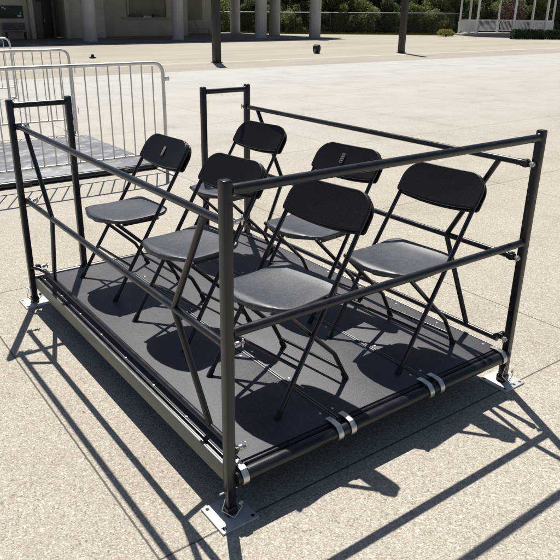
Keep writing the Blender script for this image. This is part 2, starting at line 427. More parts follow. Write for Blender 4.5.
def pw(r): return r
def post(x, y, h, sx, pin=True):
    bm = NB()
    box(bm, (x, y, h/2+.006), (.034, .034, h-.012), .004)
    p = obj('post', bm, M_black, PL)
    bm = NB(); box(bm, (x, y, h-.001), (.031, .031, .008), .003)
    obj('end_cap', bm, M_black, p)
    bm = NB(); box(bm, (x, y, .004), (.15, .15, .008), .002)
    for ax in (-1, 1):
        for ay in (-1, 1):
            lathe(bm, [(.0075, 0), (.0075, .0006)], (x+ax*.058, y+ay*.058, .0076), 12, mi=1)
    obj('base_plate', bm, [M_zinc, M_rubber], p)
    bm = NB(); box(bm, (x, y, .025), (.042, .042, .034), .003)
    obj('socket', bm, M_black, p)
    if pin:
        # wire safety pin through the post foot
        bm = NB()
        tube(bm, fillet([(x-.035, y-.028, .105), (x-.05, y-.028, .06), (x-.004, y-.036, .012), (x+.03, y-.034, .045), (x+.024, y-.03, .062)], .006, 3), .0018, 8)
        tube(bm, [(x-.04, y-.0, .105), (x+.03, y, .105)], .004, 8)
        lathe(bm, [(.007, -.004), (.009, 0), (.007, .004)], (x+.027, y-.031, .06), 10, 'Y')
        obj('locking_pin', bm, M_silver, p)
    bm = NB(); lathe(bm, [(.0045, 0), (.0045, .001)], (x+(.004 if sx < 0 else -.004), y-.0178, h-.065), 12, 'Y')
    obj('bolt_hole', bm, M_rubber, p)
    return p
post(0, 0, 1.205, -1); post(W, 0, 1.205, 1)
post(0, D, 1.205, -1); post(W, D, 1.205, 1)
post(.326, D, 1.205, -1, False); post(W-.341, D, 1.205, 1, False)

def rail(pts, r, name, n=14):
    bm = NB(); tube(bm, pts, r, n); return obj(name, bm, M_black, PL)
# front end frame: three pipes between the two posts
rail([(.017, 0, 1.176), (W-.017, 0, 1.176)], .0165, 'top_rail', 18)
rail([(.017, 0, .712), (W-.017, 0, .712)], .0165, 'mid_rail', 18)
rail([(.017, -.008, .152), (W-.017, -.008, .152)], .0265, 'bottom_rail', 24)
rail([(.03, .018, .172), (W-.03, .018, .172)], .009, 'edge_pipe', 12)
# back end frame: short gate pieces either side of the way in, pipe under the deck edge
for x0, x1 in ((.017, .309), (W-.324, W-.017)):
    rail([(x0, D, 1.176), (x1, D, 1.176)], .0165, 'gate_rail', 16)
rail([(.017, D, .150), (W-.017, D, .150)], .027, 'bottom_rail', 18)

def bead(p, d, r):
    d = Vector(d).normalized(); p = Vector(p)
    bm = NB(); tube(bm, [p, p+d*.003, p+d*.007], [r+.0035, r+.003, r+.0002], 16); obj('weld', bm, M_black, PL)
for zz in (1.176, .712):
    bead((.017, 0, zz), (1, 0, 0), .0165); bead((W-.017, 0, zz), (-1, 0, 0), .0165)
for xa in (.017, W-.324): bead((xa, D, 1.176), (1, 0, 0), .0165)
for xb in (.309, W-.017): bead((xb, D, 1.176), (-1, 0, 0), .0165)

def wing(bm, c, d, s=1.0):
    """T bolt with wing nut, pointing along d (unit x or y)"""
    c = Vector(c); d = Vector(d); u = Vector((0, 0, 1)); w = d.cross(u)
    tube(bm, [c, c+d*.045*s], .0045, 8)
    tube(bm, [c+d*.012*s, c+d*.024*s], .0105, 10)
    for sg in (-1, 1):
        tube(bm, [c+d*.026*s, c+d*.034*s+(w*.8+u*.5)*sg*.02*s], [.006, .0045], 8, ry=.0025)
    tube(bm, [c+d*.04*s-u*.016, c+d*.04*s+u*.016], .003, 8)

def side_panel(x, xl, zl, xp, inward):
    """guard rail panel between front and back posts: three pipes, bent struts near each end"""
    for z, nm, xx in ((1.065, 'top_rail', x), (.6435, 'mid_rail', x), (zl, 'lower_rail', xl)):
        y0, y1 = .052, D-.058
        bm = NB()
        tube(bm, [(xx, y0, z), (xx, y0+.05, z), (xx, y1-.05, z), (xx, y1, z)], .0138, 16)
        if nm != 'lower_rail':
            for ye, yp in ((y0, .017), (y1, D-.017)):      # flattened ends
                box(bm, (xx, (ye+yp)/2+(.012 if ye < 1 else -.012), z), (.009, abs(ye-yp)+.028, .03), .002)
        else:
            for ye, yp in ((y0+.03, .02), (y1-.03, D-.02)):
                tube(bm, [(xx, ye, z), (xx*.5+(xp)*.5, (ye+yp)/2, z+.02), (xp, yp, z+.028)], .0105, 10)
        r_ = obj(nm, bm, M_black, PL)
        for yp, sg in ((.034, 1), (D-.034, -1)):
            xc = xx if nm != 'lower_rail' else (xx+xp)/2
            zc = z if nm != 'lower_rail' else z+.024
            bm = NB(); box(bm, (xc, yp, zc), (.024, .018, .036), .003)
            box(bm, (xc+inward*.014, yp, zc), (.008, .03, .026), .003)
            cl = obj('clamp', bm, M_black, r_)
            bm = NB()
            if xp < .5: wing(bm, (xc+inward*.017, yp, zc), (inward, 0, 0))
            else: wing(bm, (xp-.018, yp-.034*sg, zc), (-1, 0, 0), .62)
            obj('wing_bolt', bm, M_silver, cl)
    for ya, yb, yc in ((.165, .40, .235), (D-.165, D-.45, D-.235)):
        bm = NB(); tube(bm, [(x, ya, 1.058), (x, yb, .648)], .0125, 12); obj('strut', bm, M_black, PL)
        bm = NB(); tube(bm, [(x, yb, .638), (xl, yc, zl+.008)], .0125, 12); obj('strut', bm, M_black, PL)
side_panel(.024, .064, .211, 0, 1)
side_panel(W-.027, 1.551, .214, W, -1)

# deck: three panels, each a board in an aluminium frame
seams = [.027, .5147, 1.0293, 1.533]
Y0, Y1 = .026, 2.136
def bm_trim(xe, low):
    b = NB(); box(b, (xe, (Y0+Y1)/2, DZ-.008-(.004 if low else 0)), (.0075, Y1-Y0, .024), .0015); return b
bm = NB(); box(bm, (.0225, (Y0+Y1)/2, DZ-.034), (.010, Y1-Y0, .05), .002); obj('edge_gap_strip', bm, M_black, PL)
bm = NB()
box(bm, (.010, (Y0+Y1)/2, .1455), (.014, Y1-Y0+.01, .071), .005, seg=3)
obj('side_channel', bm, M_channel, PL)
for k in range(3):
    x0, x1 = seams[k]+.002, seams[k+1]-.002
    bm = NB(); box(bm, ((x0+x1)/2, (Y0+Y1)/2, DZ-.011), (x1-x0-.016, Y1-Y0-.006, .022), .001)
    yy = .09
    while yy < Y1-.03:
        for xe in ((x0+.030) if k else x0+.012, x1-.03):
            lathe(bm, [(.006, -.002), (.006, .0006), (.0055, .0014), (.003, .002)], (xe, yy, DZ), 10, mi=1)
        yy += .283
    dk = obj('deck_panel', bm, [M_deck, M_silver], PL)
    bm = NB()
    obj('edge_trim', bm_trim(x0+.004, k == 0), M_black if k == 0 else M_seam, dk)
    obj('edge_trim', bm_trim(x1-.004, False), M_trimalu if k == 2 else M_seam, dk)
    bm.free(); 
    bm = NB()
    for xe in (x0+.012, x1-.012):
        box(bm, (xe, (Y0+Y1)/2, DZ-.065), (.022, Y1-Y0-.012, .085), .003)
    for ye in (Y0+.03, Y1-.02, .75, 1.45):
        box(bm, ((x0+x1)/2, ye, DZ-.068), (x1-x0-.05, .025, .075), .003)
    obj('support_frame', bm, M_dark_alu, dk)
    # two hooks over the front pipe
    for xh in (x0+.032 if k else .046, x1-.03 if k < 2 else x1-.03):
        bm = NB()
        pts = [(xh, .046, DZ+.003), (xh, .016, DZ+.006)]
        for a in range(0, 8):
            t = R(88 - a*17)
            pts.append((xh, -.008-.0287*math.cos(t), .152+.0287*math.sin(t)+(.0055 if a < 2 else 0)))
        t_ = bmesh.new()
        vs = []
        for i, p in enumerate(pts):
            a = Vector(pts[max(0, i-1)]); b_ = Vector(pts[min(len(pts)-1, i+1)]); tg = (b_-a).normalized()
            nn_ = Vector((1, 0, 0)).cross(tg)
            if nn_.z < 0 and i < 3: nn_ = -nn_
            nn_ = nn_ if i < 2 or nn_.dot(Vector(p)-Vector((xh, -.008, .152))) > 0 else -nn_
            hw = .0125
            vs.append([t_.verts.new(Vector(p)+Vector((-hw, 0, 0))), t_.verts.new(Vector(p)+Vector((hw, 0, 0))), t_.verts.new(Vector(p)+Vector((hw, 0, 0))+nn_*.004), t_.verts.new(Vector(p)+Vector((-hw, 0, 0))+nn_*.004)])
        for a, b_ in zip(vs[:-1], vs[1:]):
            for q in range(4): t_.faces.new((a[q], a[(q+1) % 4], b_[(q+1) % 4], b_[q]))
        t_.faces.new(vs[0]); t_.faces.new(vs[-1])
        merge(bm, t_)
        obj('hook', bm, M_silver, dk)

# ------------------------------------------------------------------ folding chairs
SL = Vector((.528, 0, .797)); SLn = SL.normalized(); LEN = SL.length
BN = Vector((-SLn.z, 0, SLn.x))             # front-facing normal of the back (towards the sitter and up)
CG = 'black folding chairs on the seating platform'
def make_chair():
    t = thing('folding_chair', '', 'chair', group=CG)
    hw = .214
    def on(s, y, off=0): return SLn*s + Vector((0, y, 0)) + BN*off
    bm = NB()
    path = fillet([on(.012, -hw), on(LEN-.004, -hw+.012), on(LEN-.004, hw-.012), on(.012, hw)], .075, 8)
    tube(bm, path, .0102, 12)
    fr = obj('front_leg_frame', bm, M_black, t)
    for s in (-1, 1):
        bm = NB(); tube(bm, [on(-.002, s*hw), on(.035, s*hw)], [.0135, .0125], 12)
        obj('foot_cap', bm, M_rubber, fr)
    bm = NB(); tube(bm, [on(.21, -hw), on(.21, hw)], .0075, 10); obj('front_stretcher', bm, M_black, t)
    # rear legs
    bx = [(.055, .425), (.35, .148), (.43, .0)]
    for s in (-1, 1):
        yy = s*.188
        bm = NB(); tube(bm, fillet([(bx[0][0], yy, bx[0][1]), (bx[1][0], yy, bx[1][1]), (bx[2][0], yy+s*.004, bx[2][1]+.006)], .05, 4), .0098, 12)
        lg = obj('rear_leg', bm, M_black, t)
        bm = NB(); tube(bm, [(bx[2][0]+.001, yy+s*.004, 0), (bx[2][0]-.018, yy+s*.003, .034)], [.0135, .0122], 12)
        obj('foot_cap', bm, M_rubber, lg)
    bm = NB(); tube(bm, [(.40, -.188, .058), (.40, .188, .058)], .0075, 10); obj('rear_stretcher', bm, M_black, t)
    bm = NB()
    for s in (-1, 1):       # pivot straps between seat side and the frame
        tube(bm, [(.284, s*.185, .424), (.284, s*(hw-.008), .428)], .007, 8)
        box(bm, (.20, s*.188, .415), (.22, .006, .026), .002)
    tube(bm, [(.06, -.19, .424), (.06, .19, .424)], .006, 8)
    obj('seat_bracket', bm, M_black, t)
    # seat
    def seat(f, u):
        f = f**1.45
        x = .0 + .385*f
        # slightly convex front, round corners
        a = max(0, .115-x)/.115; w = .198*(1-a**2.3)**(1/2.0) if a < 1 else 0
        w = max(w, .03)
        b_ = max(0, x-.335)/.05; w *= (1-.16*min(1, b_)**2)
        w -= .010*f
        y = u*w
        z = .447 - .016*math.sin(PI*min(1, f*1.02))*(1-.45*u*u) + (.010*max(0, (f-.8)/.2)**2) - .014*max(0, (.12-f)/.12)**2 - .006*abs(u)**6
        return Vector((x, y, z)), Vector((0, 0, 1))
    bm = NB(); panel(bm, 40, 30, seat, .020, 1, .006, 3)
    obj('seat', bm, M_seat, t, angle=60)
    # backrest shell in front of the bent tube
    s0, s1 = LEN-.156, LEN+.006
    def back(f, u):
        f = .5*(1-(1-f)**1.7)+.5*f
        s = s0 + (s1-s0)*f
        rc = .095; top = min(1, max(0, (s-(s1-rc))/rc)); w = .222 - rc*(1-math.sqrt(max(0, 1-top*top)))
        bot = max(0, ((s0+.014)-s)/.014); w -= .008*bot**2
        y = u*w
        dip = -.012*(1-min(1, abs(u)**2.4))*(1-.75*f*f) + .0
        p = SLn*(s - .014*(1-u*u)*(1-f) ) + Vector((0, y, 0)) + BN*(.020+dip)
        return p, BN
    bm = NB(); panel(bm, 22, 24, back, .018, 1, .0065, 4)
    bk = obj('backrest', bm, M_back, t, angle=60)
    # rim shell hugging the tube behind
    bm = NB()
    def rim(f, u):
        p, n_ = back(f, u*.99); return p - BN*.037 - SLn*.004, BN
    panel(bm, 20, 22, rim, .013, 1, .004, 2)
    obj('back_shell', bm, M_back, bk, angle=60)
    return t

def sticker(ch, y, ds, sub='pale'):
    bk = [c for c in ch.children if c.name.startswith('backrest')][0]
    s = LEN-.055-ds
    rot = Matrix((SLn, Vector((0, 1, 0)), BN)).transposed()
    ctr = SLn*s + Vector((0, y, 0)) + BN*.0145
    bm = NB(); box(bm, ctr, (.056, .021, .0012), .0004, mat=rot)
    st = obj('sticker', bm, M_tag if sub == 'pale' else M_tagd, bk)
    if sub != 'pale':
        bm = NB()
        for a in (-1, 1):
            box(bm, ctr+Vector((0, a*.0098, 0))+BN*.0007, (.056, .0022, .0008), mat=rot)
            box(bm, ctr+SLn*a*.0268+BN*.0007, (.0022, .0175, .0008), mat=rot)
        for k in (-.017, -.004, .011):
            box(bm, ctr+SLn*k*.85+BN*.0007, (.0065, .011, .0008), mat=rot)
        obj('sticker_print', bm, M_tag, st)

chairs = [
    (.243, 1.765, 3, 'black folding chair with a pale tag on its back, in front of the silver barricades', 'pale'),
    (.262, 1.050, 7, 'black folding chair partly behind the near corner post, middle of the left row', None),
    (.296, .370, 7, 'nearest black folding chair, its seat beside the near corner post', None),
    (.985, 1.85, 6, 'farthest black folding chair, beside the far gate post, seat mostly hidden', None),
    (.938, .955, 7, 'black folding chair with outlined label on its back, middle of the right row', 'print'),
    (.945, .343, 4, 'plain black folding chair nearest the right corner post', None),
]
proto = make_chair()
for i, (x, y, a, lab, stk) in enumerate(chairs):
    c = copy_tree(proto) if i else proto
    if not i: pass
    c.location = (x, y, DZ); c.rotation_euler = (0, 0, R(a)); c['label'] = lab
    c['_s'] = stk or ''
allch = [o for o in C.objects if o.name.startswith('folding_chair')]
for o in allch:
    stk = o['_s']; del o['_s']
    if stk == 'pale': sticker(o, .0, .03, 'pale')
    if stk == 'print': sticker(o, .03, .02, 'print')

# ------------------------------------------------------------------ crowd barricades
def barricade(name_label, x1, y, rz=0, length=2.5, tabs=False):
    t = thing('crowd_barricade', name_label, 'barricade', (x1, y, 0), rz, 'steel crowd barricades left of the platform')
    H = 1.158
    L_ = length
    bm = NB()
    path = fillet([(0, 0, .02), (0, 0, H), (-L_, 0, H), (-L_, 0, .02)], .13, 8)
    tube(bm, path, .0185, 14)
    tube(bm, [(0, 0, .20), (-L_, 0, .20)], .0135, 12)
    fr = obj('frame', bm, M_galv, t)
    n = int(L_/.122)
    for k in range(1, n):
        bm = NB(); xk = -k*L_/n
        ztop = H if L_*k/n > .13 and L_*(n-k)/n > .13 else H-.03
        tube(bm, [(xk, 0, .20), (xk, 0, ztop)], .0074, 8); obj('bar', bm, M_galv, t)
    for xk in (-.06, -L_+.06):
        bm = NB(); box(bm, (xk*1.0, 0, .012), (.05, .62, .010), .003)
        tube(bm, [(xk + (.06 if xk > -1 else -.06), 0, .014), (xk, 0, .014)], .012, 8)
        obj('foot', bm, M_galv, t)
    if tabs:
        bm = NB(); box(bm, (.045, 0, .99), (.055, .012, .045), .003); obj('connector_tab', bm, M_galv, t)
    else:
      for z in (.36, .93):
        bm = NB(); tube(bm, fillet([(.015, 0, z), (.07, 0, z), (.07, 0, z-.09)], .02, 3), .006, 8); obj('hook', bm, M_galv, t)
    return t
b1 = barricade('nearest steel crowd barricade, standing in front of the flat stage decks', 2.345, 4.95, 0, 2.6, True)
b2 = barricade('second steel crowd barricade, standing just behind the stage decks', 2.36, 7.84, R(-2), 2.5)
b3 = barricade('farthest steel crowd barricade at the left edge, just its rounded right end showing', 2.87, 12.6, R(2), 2.5)

# flat stage decks lying on the paving behind the nearest barricade
ST = thing('stage_deck', 'flat dusty grey stage decks with black edges lying on the paving under the barricades', 'stage deck', (0, 0, 0))
for xa, xb in ((-1.42, .42), (.43, 2.30)):
    bm = NB(); box(bm, ((xa+xb)/2, 6.17, .0555), (xb-xa-.02, 2.14, .021), .002); pd = obj('deck_board', bm, M_stage, ST)
    bm = NB()
    for ye in (5.085, 7.255): tube(bm, [(xa+.005, ye, .034), (xb-.005, ye, .034)], .031, 14)
    for xe in (xa+.01, xb-.01): box(bm, (xe, 6.17, .032), (.016, 2.1, .058), .003)
    obj('edge_beam', bm, M_black, pd)
    for xe in (xa+.35, xb-.35):
        bm = NB(); box(bm, (xe, 5.05, .03), (.16, .02, .04), .003); obj('latch', bm, M_black, pd)

# ------------------------------------------------------------------ light poles, floodlights
def pole(x, y, rz, label, h):
    t = thing('light_pole', label, 'pole', (x, y, 0), rz, 'dark square light poles on the lot')
    bm = NB(); box(bm, (0, 0, h/2), (.24, .24, h), .012); obj('pole_shaft', bm, M_pole, t)
    bm = NB(); box(bm, (0, 0, .012), (.33, .33, .024), .004)
    obj('base_plate', bm, M_pole, t)
    bm = NB(); box(bm, (0, 0, h+.03), (.27, .27, .06), .02); obj('pole_cap', bm, M_pole, t)
pole(11.75, 19.15, 0, 'dark square light pole on the left, in front of the shaded building', 3.8)
pole(22.25, 20.2, .12, 'dark square light pole on the right, in front of the green trees', 4.9)

def knob(x, y, label, s):
    t = thing('ground_spotlight', label, 'spotlight', (x, y, 0), .4)
    bm = NB(); lathe(bm, [(.10*s, 0), (.10*s, .02*s), (.05*s, .03*s), (.035*s, .05*s)], n=16); obj('stand', bm, M_rubber, t)
    bm = NB(); lathe(bm, [(.06*s, -.10*s), (.125*s, -.07*s), (.14*s, 0), (.135*s, .09*s), (.12*s, .095*s)], (0, 0, .145*s), 18, 'Y'); hd = obj('housing', bm, M_rubber, t)
    bm = NB(); tube(bm, [(-.15*s, 0, .04*s), (-.15*s, 0, .145*s)], .012*s, 8); tube(bm, [(.15*s, 0, .04*s), (.15*s, 0, .145*s)], .012*s, 8); tube(bm, [(-.15*s, 0, .04*s), (.15*s, 0, .04*s)], .012*s, 8)
    obj('bracket', bm, M_galv, t)
    bm = NB(); lathe(bm, [(.11*s, 0), (.09*s, .012*s)], (0, .096*s, .145*s), 16, 'Y'); obj('lens', bm, M_glass, hd)
knob(18.6, 21.8, 'small round black ground light on the tan lot, alone between the two poles', 1.35)
t = thing('traffic_cone_base', 'small flat black hat shaped base on the tan lot, seen just above the nearest barricade', 'base', (8.9, 23.6, 0))
bm = NB(); box(bm, (0, 0, .02), (.22, .22, .04), .01); obj('foot_plate', bm, M_rubber, t)
bm = NB(); lathe(bm, [(.08, .04), (.06, .06), (.058, .13), (.04, .14)], n=18); obj('stub', bm, M_rubber, t)

# ------------------------------------------------------------------ pavilion building
BD = thing('pavilion_building', 'long shaded beige pavilion building with thick round columns behind the barricades', 'building', (0, 0, 0))
def part(name, c, s, m, parent=BD, bev=.01):
    bm = NB(); box(bm, c, s, bev); return obj(name, bm, m, parent)
part('floor', (14, 42.2, .03), (35.6, 14.6, .06), M_floor)
def column(x, y, r=.42):
    bm = NB(); lathe(bm, [(r*1.02, .06), (r*1.02, .12), (r, .13), (r, 4.9)], (x, y, 0), 28)
    cl = obj('column', bm, M_column, BD)
for x in (-9, -3.4, 2.4, 8.6, 13.95, 19.7, 26.0, 29.9): column(x, 36.6 if x < 29 else 35.6, .40 if x != 19.7 else .36)
column(30.7, 41.4, .42); column(31.0, 47.4, .42)
# back wall in three steps
def wall(x0, x1, y, nm='wall', m=M_wall, z1=4.9, z0=.06, th=.3):
    return part(nm, ((x0+x1)/2, y+th/2, (z0+z1)/2), (x1-x0, th, z1-z0), m)
# left stretch with a deep doorway recess between x 11.6 and 14.1
w1 = wall(-12, 12.0, 41.4)
part('skirting', (0, 41.38, .22), (23, .06, .32), M_trim, w1)
for xx in (12.14, 14.35): part('pilaster', (xx, 41.35, 2.48), (.26, .5, 4.84), M_trim, w1)
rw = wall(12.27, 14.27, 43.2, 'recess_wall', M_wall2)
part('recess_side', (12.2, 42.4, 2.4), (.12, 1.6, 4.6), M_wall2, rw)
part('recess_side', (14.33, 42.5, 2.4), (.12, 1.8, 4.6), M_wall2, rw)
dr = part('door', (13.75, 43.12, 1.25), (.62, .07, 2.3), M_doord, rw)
part('handle', (13.52, 43.06, 1.1), (.04, .06, .16), M_galv, dr)
part('wall_lamp', (13.25, 43.12, 2.35), (.26, .14, .24), M_doord, rw)
w2 = wall(14.48, 17.0, 41.6)
part('skirting', (15.8, 41.58, .22), (2.4, .06, .32), M_trim, w2)
w3 = wall(17.0, 24.3, 43.6)
part('recess_side', (17.06, 42.75, 2.48), (.12, 1.7, 4.84), M_wall, w3)
part('skirting', (20.6, 43.57, .2), (7.2, .06, .3), M_trim, w3)
wf = part('window', (21.05, 43.56, 2.5), (2.9, .08, 2.4), M_glass, w3)
for xx in (19.55, 22.55): part('window_frame', (xx, 43.52, 2.5), (.12, .14, 2.5), M_trim, wf)
part('window_sill', (21.05, 43.42, 1.27), (3.9, .32, .07), M_trim, wf)
w4 = wall(24.3, 28.7, 46.5)
part('recess_side', (24.36, 45.1, 2.48), (.12, 2.7, 4.84), M_wall, w4)
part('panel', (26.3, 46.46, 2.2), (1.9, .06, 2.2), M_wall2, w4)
part('skirting', (26.5, 46.46, .55), (4.3, .06, .9), M_trim, w4)
part('end_wall', (28.6, 47.7, 2.48), (.25, 2.1, 4.84), M_wall, w4)
part('roof', (10, 43.1, 5.1), (44.6, 13.6, .38), M_roof)
part('fascia', (10, 36.25, 5.0), (44.7, .12, .62), M_trim)
# things on and by the wall
nb = thing('notice_board', 'dark green notice board with white papers on the shaded pavilion wall', 'notice board', (10.95, 41.34, 1.62))
bm = NB(); box(bm, (0, 0, 0), (1.5, .05, .72), .006); obj('board', bm, M_board, nb)
bm = NB()
for c_, s_ in (((-.43, -.03, .24), (.16, .008, .09)), ((-.30, -.03, .17), (.09, .008, .08)), ((.50, -.03, -.22), (.22, .008, .12)), ((.58, -.03, -.06), (.08, .008, .12))): box(bm, c_, s_)
obj('papers', bm, M_paper, nb)
def bench(x, y, label, w):
    t = thing('bench', label, 'bench', (x, y, .06))
    bm = NB(); box(bm, (0, 0, .44), (w, .42, .05), .01); obj('seat', bm, M_shelfd, t)
    bm = NB(); box(bm, (0, .2, .75), (w, .05, .4), .01); obj('backrest', bm, M_shelfd, t)
    for sx in (-1, 1):
        bm = NB(); box(bm, (sx*(w/2-.1), 0, .21), (.07, .38, .42), .006); obj('leg', bm, M_doord, t)
bench(11.0, 40.9, 'low dark bench under the green notice board', 1.3)
t = thing('lounge_chair', 'pale angled chair beside the wall at the right end of the shaded pavilion', 'chair', (26.6, 45.2, .06), -.5)
bm = NB(); box(bm, (0, 0, .42), (.95, .7, .08), .02); obj('seat', bm, M_column, t)
bm = NB(); box(bm, (-.62, 0, .85), (.09, .7, .9), .02, mat=Matrix.Rotation(-.35, 3, 'Y')); obj('backrest', bm, M_column, t)
for sx in (-1, 1):
    for sy in (-1, 1):
        bm = NB(); tube(bm, [(sx*.42, sy*.3, .40), (sx*.5, sy*.3, 0)], .03, 8); obj('leg', bm, M_column, t)
items = [(20.0, .9, .16, 'long dark box on the window sill, left end'), (20.9, .62, .10, 'flat pale box on the window sill, middle'), (21.65, .5, .17, 'short dark box on the window sill, right of the pale one')]
for i, (x, w, h, lab) in enumerate(items):
    bm = NB(); box(bm, (x, 43.36, 1.305+h/2), (w, .26, h), .02); box(bm, (x, 43.36, 1.305+h+.012), (w*.96, .28, .024), .008)
    tag(obj('storage_box', bm, M_shelfd if i != 1 else M_paper), lab, 'box', 'boxes on the pavilion window sill')

# ------------------------------------------------------------------ fence, grass, trees
FP = [Vector((18.0, 63.8, 0)), Vector((46.6, 38.7, 0)), Vector((64.0, 44.5, 0)), Vector((84, 30, 0))]
FN = thing('chain_link_fence', 'tall grey chain link fence in front of the green trees', 'fence', (0, 0, 0))
def along(a, b, step):
    n = max(1, round((b-a).length/step)); return [a+(b-a)*(k/n) for k in range(n+1)]
FH = 1.72
def mesh_mat():
    m, nt, b = mat('chain_link_mesh'); L = nt.links
    tc = nd(nt, 'ShaderNodeTexCoord')
    sx = nd(nt, 'ShaderNodeSeparateXYZ'); L.new(tc.outputs['UV'], sx.inputs[0])
    outs = []
    for op in ('ADD', 'SUBTRACT'):
        a = nd(nt, 'ShaderNodeMath', operation=op); L.new(sx.outputs['X'], a.inputs[0]); L.new(sx.outputs['Y'], a.inputs[1])
        q = nd(nt, 'ShaderNodeMath', operation='FLOORED_MODULO'); q.inputs[1].default_value = .075; L.new(a.outputs[0], q.inputs[0])
        l_ = nd(nt, 'ShaderNodeMath', operation='LESS_THAN'); l_.inputs[1].default_value = .0022; L.new(q.outputs[0], l_.inputs[0]); outs.append(l_.outputs[0])
    mx = nd(nt, 'ShaderNodeMath', operation='MAXIMUM'); L.new(outs[0], mx.inputs[0]); L.new(outs[1], mx.inputs[1])
    b.inputs['Base Color'].default_value = (.25, .27, .26, 1); b.inputs['Metallic'].default_value = .5; b.inputs['Roughness'].default_value = .5
    L.new(mx.outputs[0], b.inputs['Alpha'])
    return m
M_mesh = mesh_mat()
u0 = 0
for a, b_ in zip(FP[:-1], FP[1:]):
    d = (b_-a).normalized()
    bm = NB(); uv = bm.loops.layers.uv.new('UVMap')
    n_ = d.cross(Vector((0, 0, 1)))*.004
    ln = (b_-a).length
    f = bm.faces.new([bm.verts.new(p) for p in (a+Vector((0, 0, .04)), b_+Vector((0, 0, .04)), b_+Vector((0, 0, FH)), a+Vector((0, 0, FH)))])
    for lp, q in zip(f.loops, ((0, 0), (ln, 0), (ln, FH), (0, FH))): lp[uv].uv = q
    obj('wire_mesh', bm, M_mesh, FN, smooth=False)
    bm = NB(); tube(bm, [a+Vector((0, 0, FH)), b_+Vector((0, 0, FH))], .03, 8); obj('top_rail', bm, M_fence, FN)
    for p in along(a, b_, 3.1)[:-1]:
        bm = NB(); tube(bm, [p, p+Vector((0, 0, FH+.05))], .026, 8); obj('fence_post', bm, M_fpost, FN)

# grass strip at the fence foot and under the trees
bm = NB()
gp = [(16, 63.3), (31.0, 49.2), (44.6, 36.4), (47.6, 37.6), (63, 39.2), (90, 22), (140, 30), (130, 120), (10, 120)]
bm.faces.new([bm.verts.new((x, y, -.006)) for x, y in gp])
tag(obj('grass_verge', bm, M_grass, smooth=False), kind='structure')
bm = NB()
rg = random.Random(3)
A_, B_ = Vector((31.0, 49.2, 0)), Vector((45.2, 37.0, 0))
for k in range(5200):
    t_ = rg.random(); o_ = rg.random()**1.3*2.0
    p = A_+(B_-A_)*t_ + Vector((.66, .75, 0))*o_
    h = .05+.16*rg.random()*(.4+o_*.5); a = rg.random()*PI; w_ = .03
    dx, dy = math.cos(a)*w_, math.sin(a)*w_
    bm.faces.new([bm.verts.new(q) for q in ((p.x-dx, p.y-dy, -.006), (p.x+dx, p.y+dy, -.006), (p.x+rg.uniform(-.05, .05), p.y+rg.uniform(-.05, .05), h))])
tag(obj('dry_grass', bm, M_grass, smooth=False), 'strip of dry yellowish grass along the foot of the fence', 'grass', kind='stuff')

def leaves(bm, rg, clumps, n, size):
    """small bent leaf sprays scattered through ellipsoid clumps"""
    tot = sum(c[1].x*c[1].y*c[1].z for c in clumps)
    for c, r in clumps:
        m_ = int(n*(r.x*r.y*r.z)/tot)
        for k in range(m_):
            while True:
                v = Vector((rg.uniform(-1, 1), rg.uniform(-1, 1), rg.uniform(-1, 1)))
                if .25 < v.length < 1: break
            v = v.normalized()*(v.length**.6)*(1+max(0, rg.gauss(0, .16)))
            p = Vector((c.x+v.x*r.x, c.y+v.y*r.y, c.z+v.z*r.z))
            if p.z < .05: p.z = .05+rg.random()*.3
            s = size*rg.uniform(.55, 1.35)
            nrm = (v*.6+Vector((rg.gauss(0, .5), rg.gauss(0, .5), rg.gauss(.35, .5)))).normalized()
            a = nrm.orthogonal().normalized(); a = Matrix.Rotation(rg.random()*2*PI, 3, nrm) @ a; b = nrm.cross(a)
            w = s*.42
            bm.faces.new([bm.verts.new(q) for q in (p-a*s*.5, p+b*w*.5+nrm*s*.1, p+a*s*.5, p-b*w*.5+nrm*s*.1)])

def make_tree(seed, h, rad, leafm, n=5200, size=.34, low=True):
    rg = random.Random(seed)
    t = thing('broadleaf_tree', '', 'tree')
    bm = NB()
    top = Vector((rg.uniform(-.4, .4), rg.uniform(-.4, .4), h*.62))
    tube(bm, [(0, 0, -.05), (top.x*.3, top.y*.3, h*.2), (top.x*.7, top.y*.7, h*.42), top], [.17, .14, .10, .04], 9)
    cl = []
    for k in range(11 if low else 8):
        a = k*2.4+rg.random(); z = h*(.12+.80*(k/10)) if low else h*(.4+.5*(k/7))
        rr = rad*(.72*math.sin(PI*min(1, .22+.72*z/h)))
        c = Vector((math.cos(a)*rr, math.sin(a)*rr, z))
        r0 = rad*rg.uniform(.36, .58)
        cl.append((c, Vector((r0*1.1, r0*1.1, r0*rg.uniform(.65, .95)))))
        tube(bm, [(top.x*.4, top.y*.4, max(.5, z*.55)), (c.x*.6, c.y*.6, z*.85), c], [.07, .045, .015], 6)
    obj('trunk', bm, M_bark, t)
    bm = NB(); leaves(bm, rg, cl, n, size); obj('crown', bm, leafm, t, smooth=False)
    return t
protos = [make_tree(11, 8.2, 3.1, M_leaf), make_tree(12, 7.0, 2.8, M_leaf2), make_tree(13, 9.2, 3.3, M_leaf), make_tree(14, 6.2, 2.6, M_leaf)]
shr = []
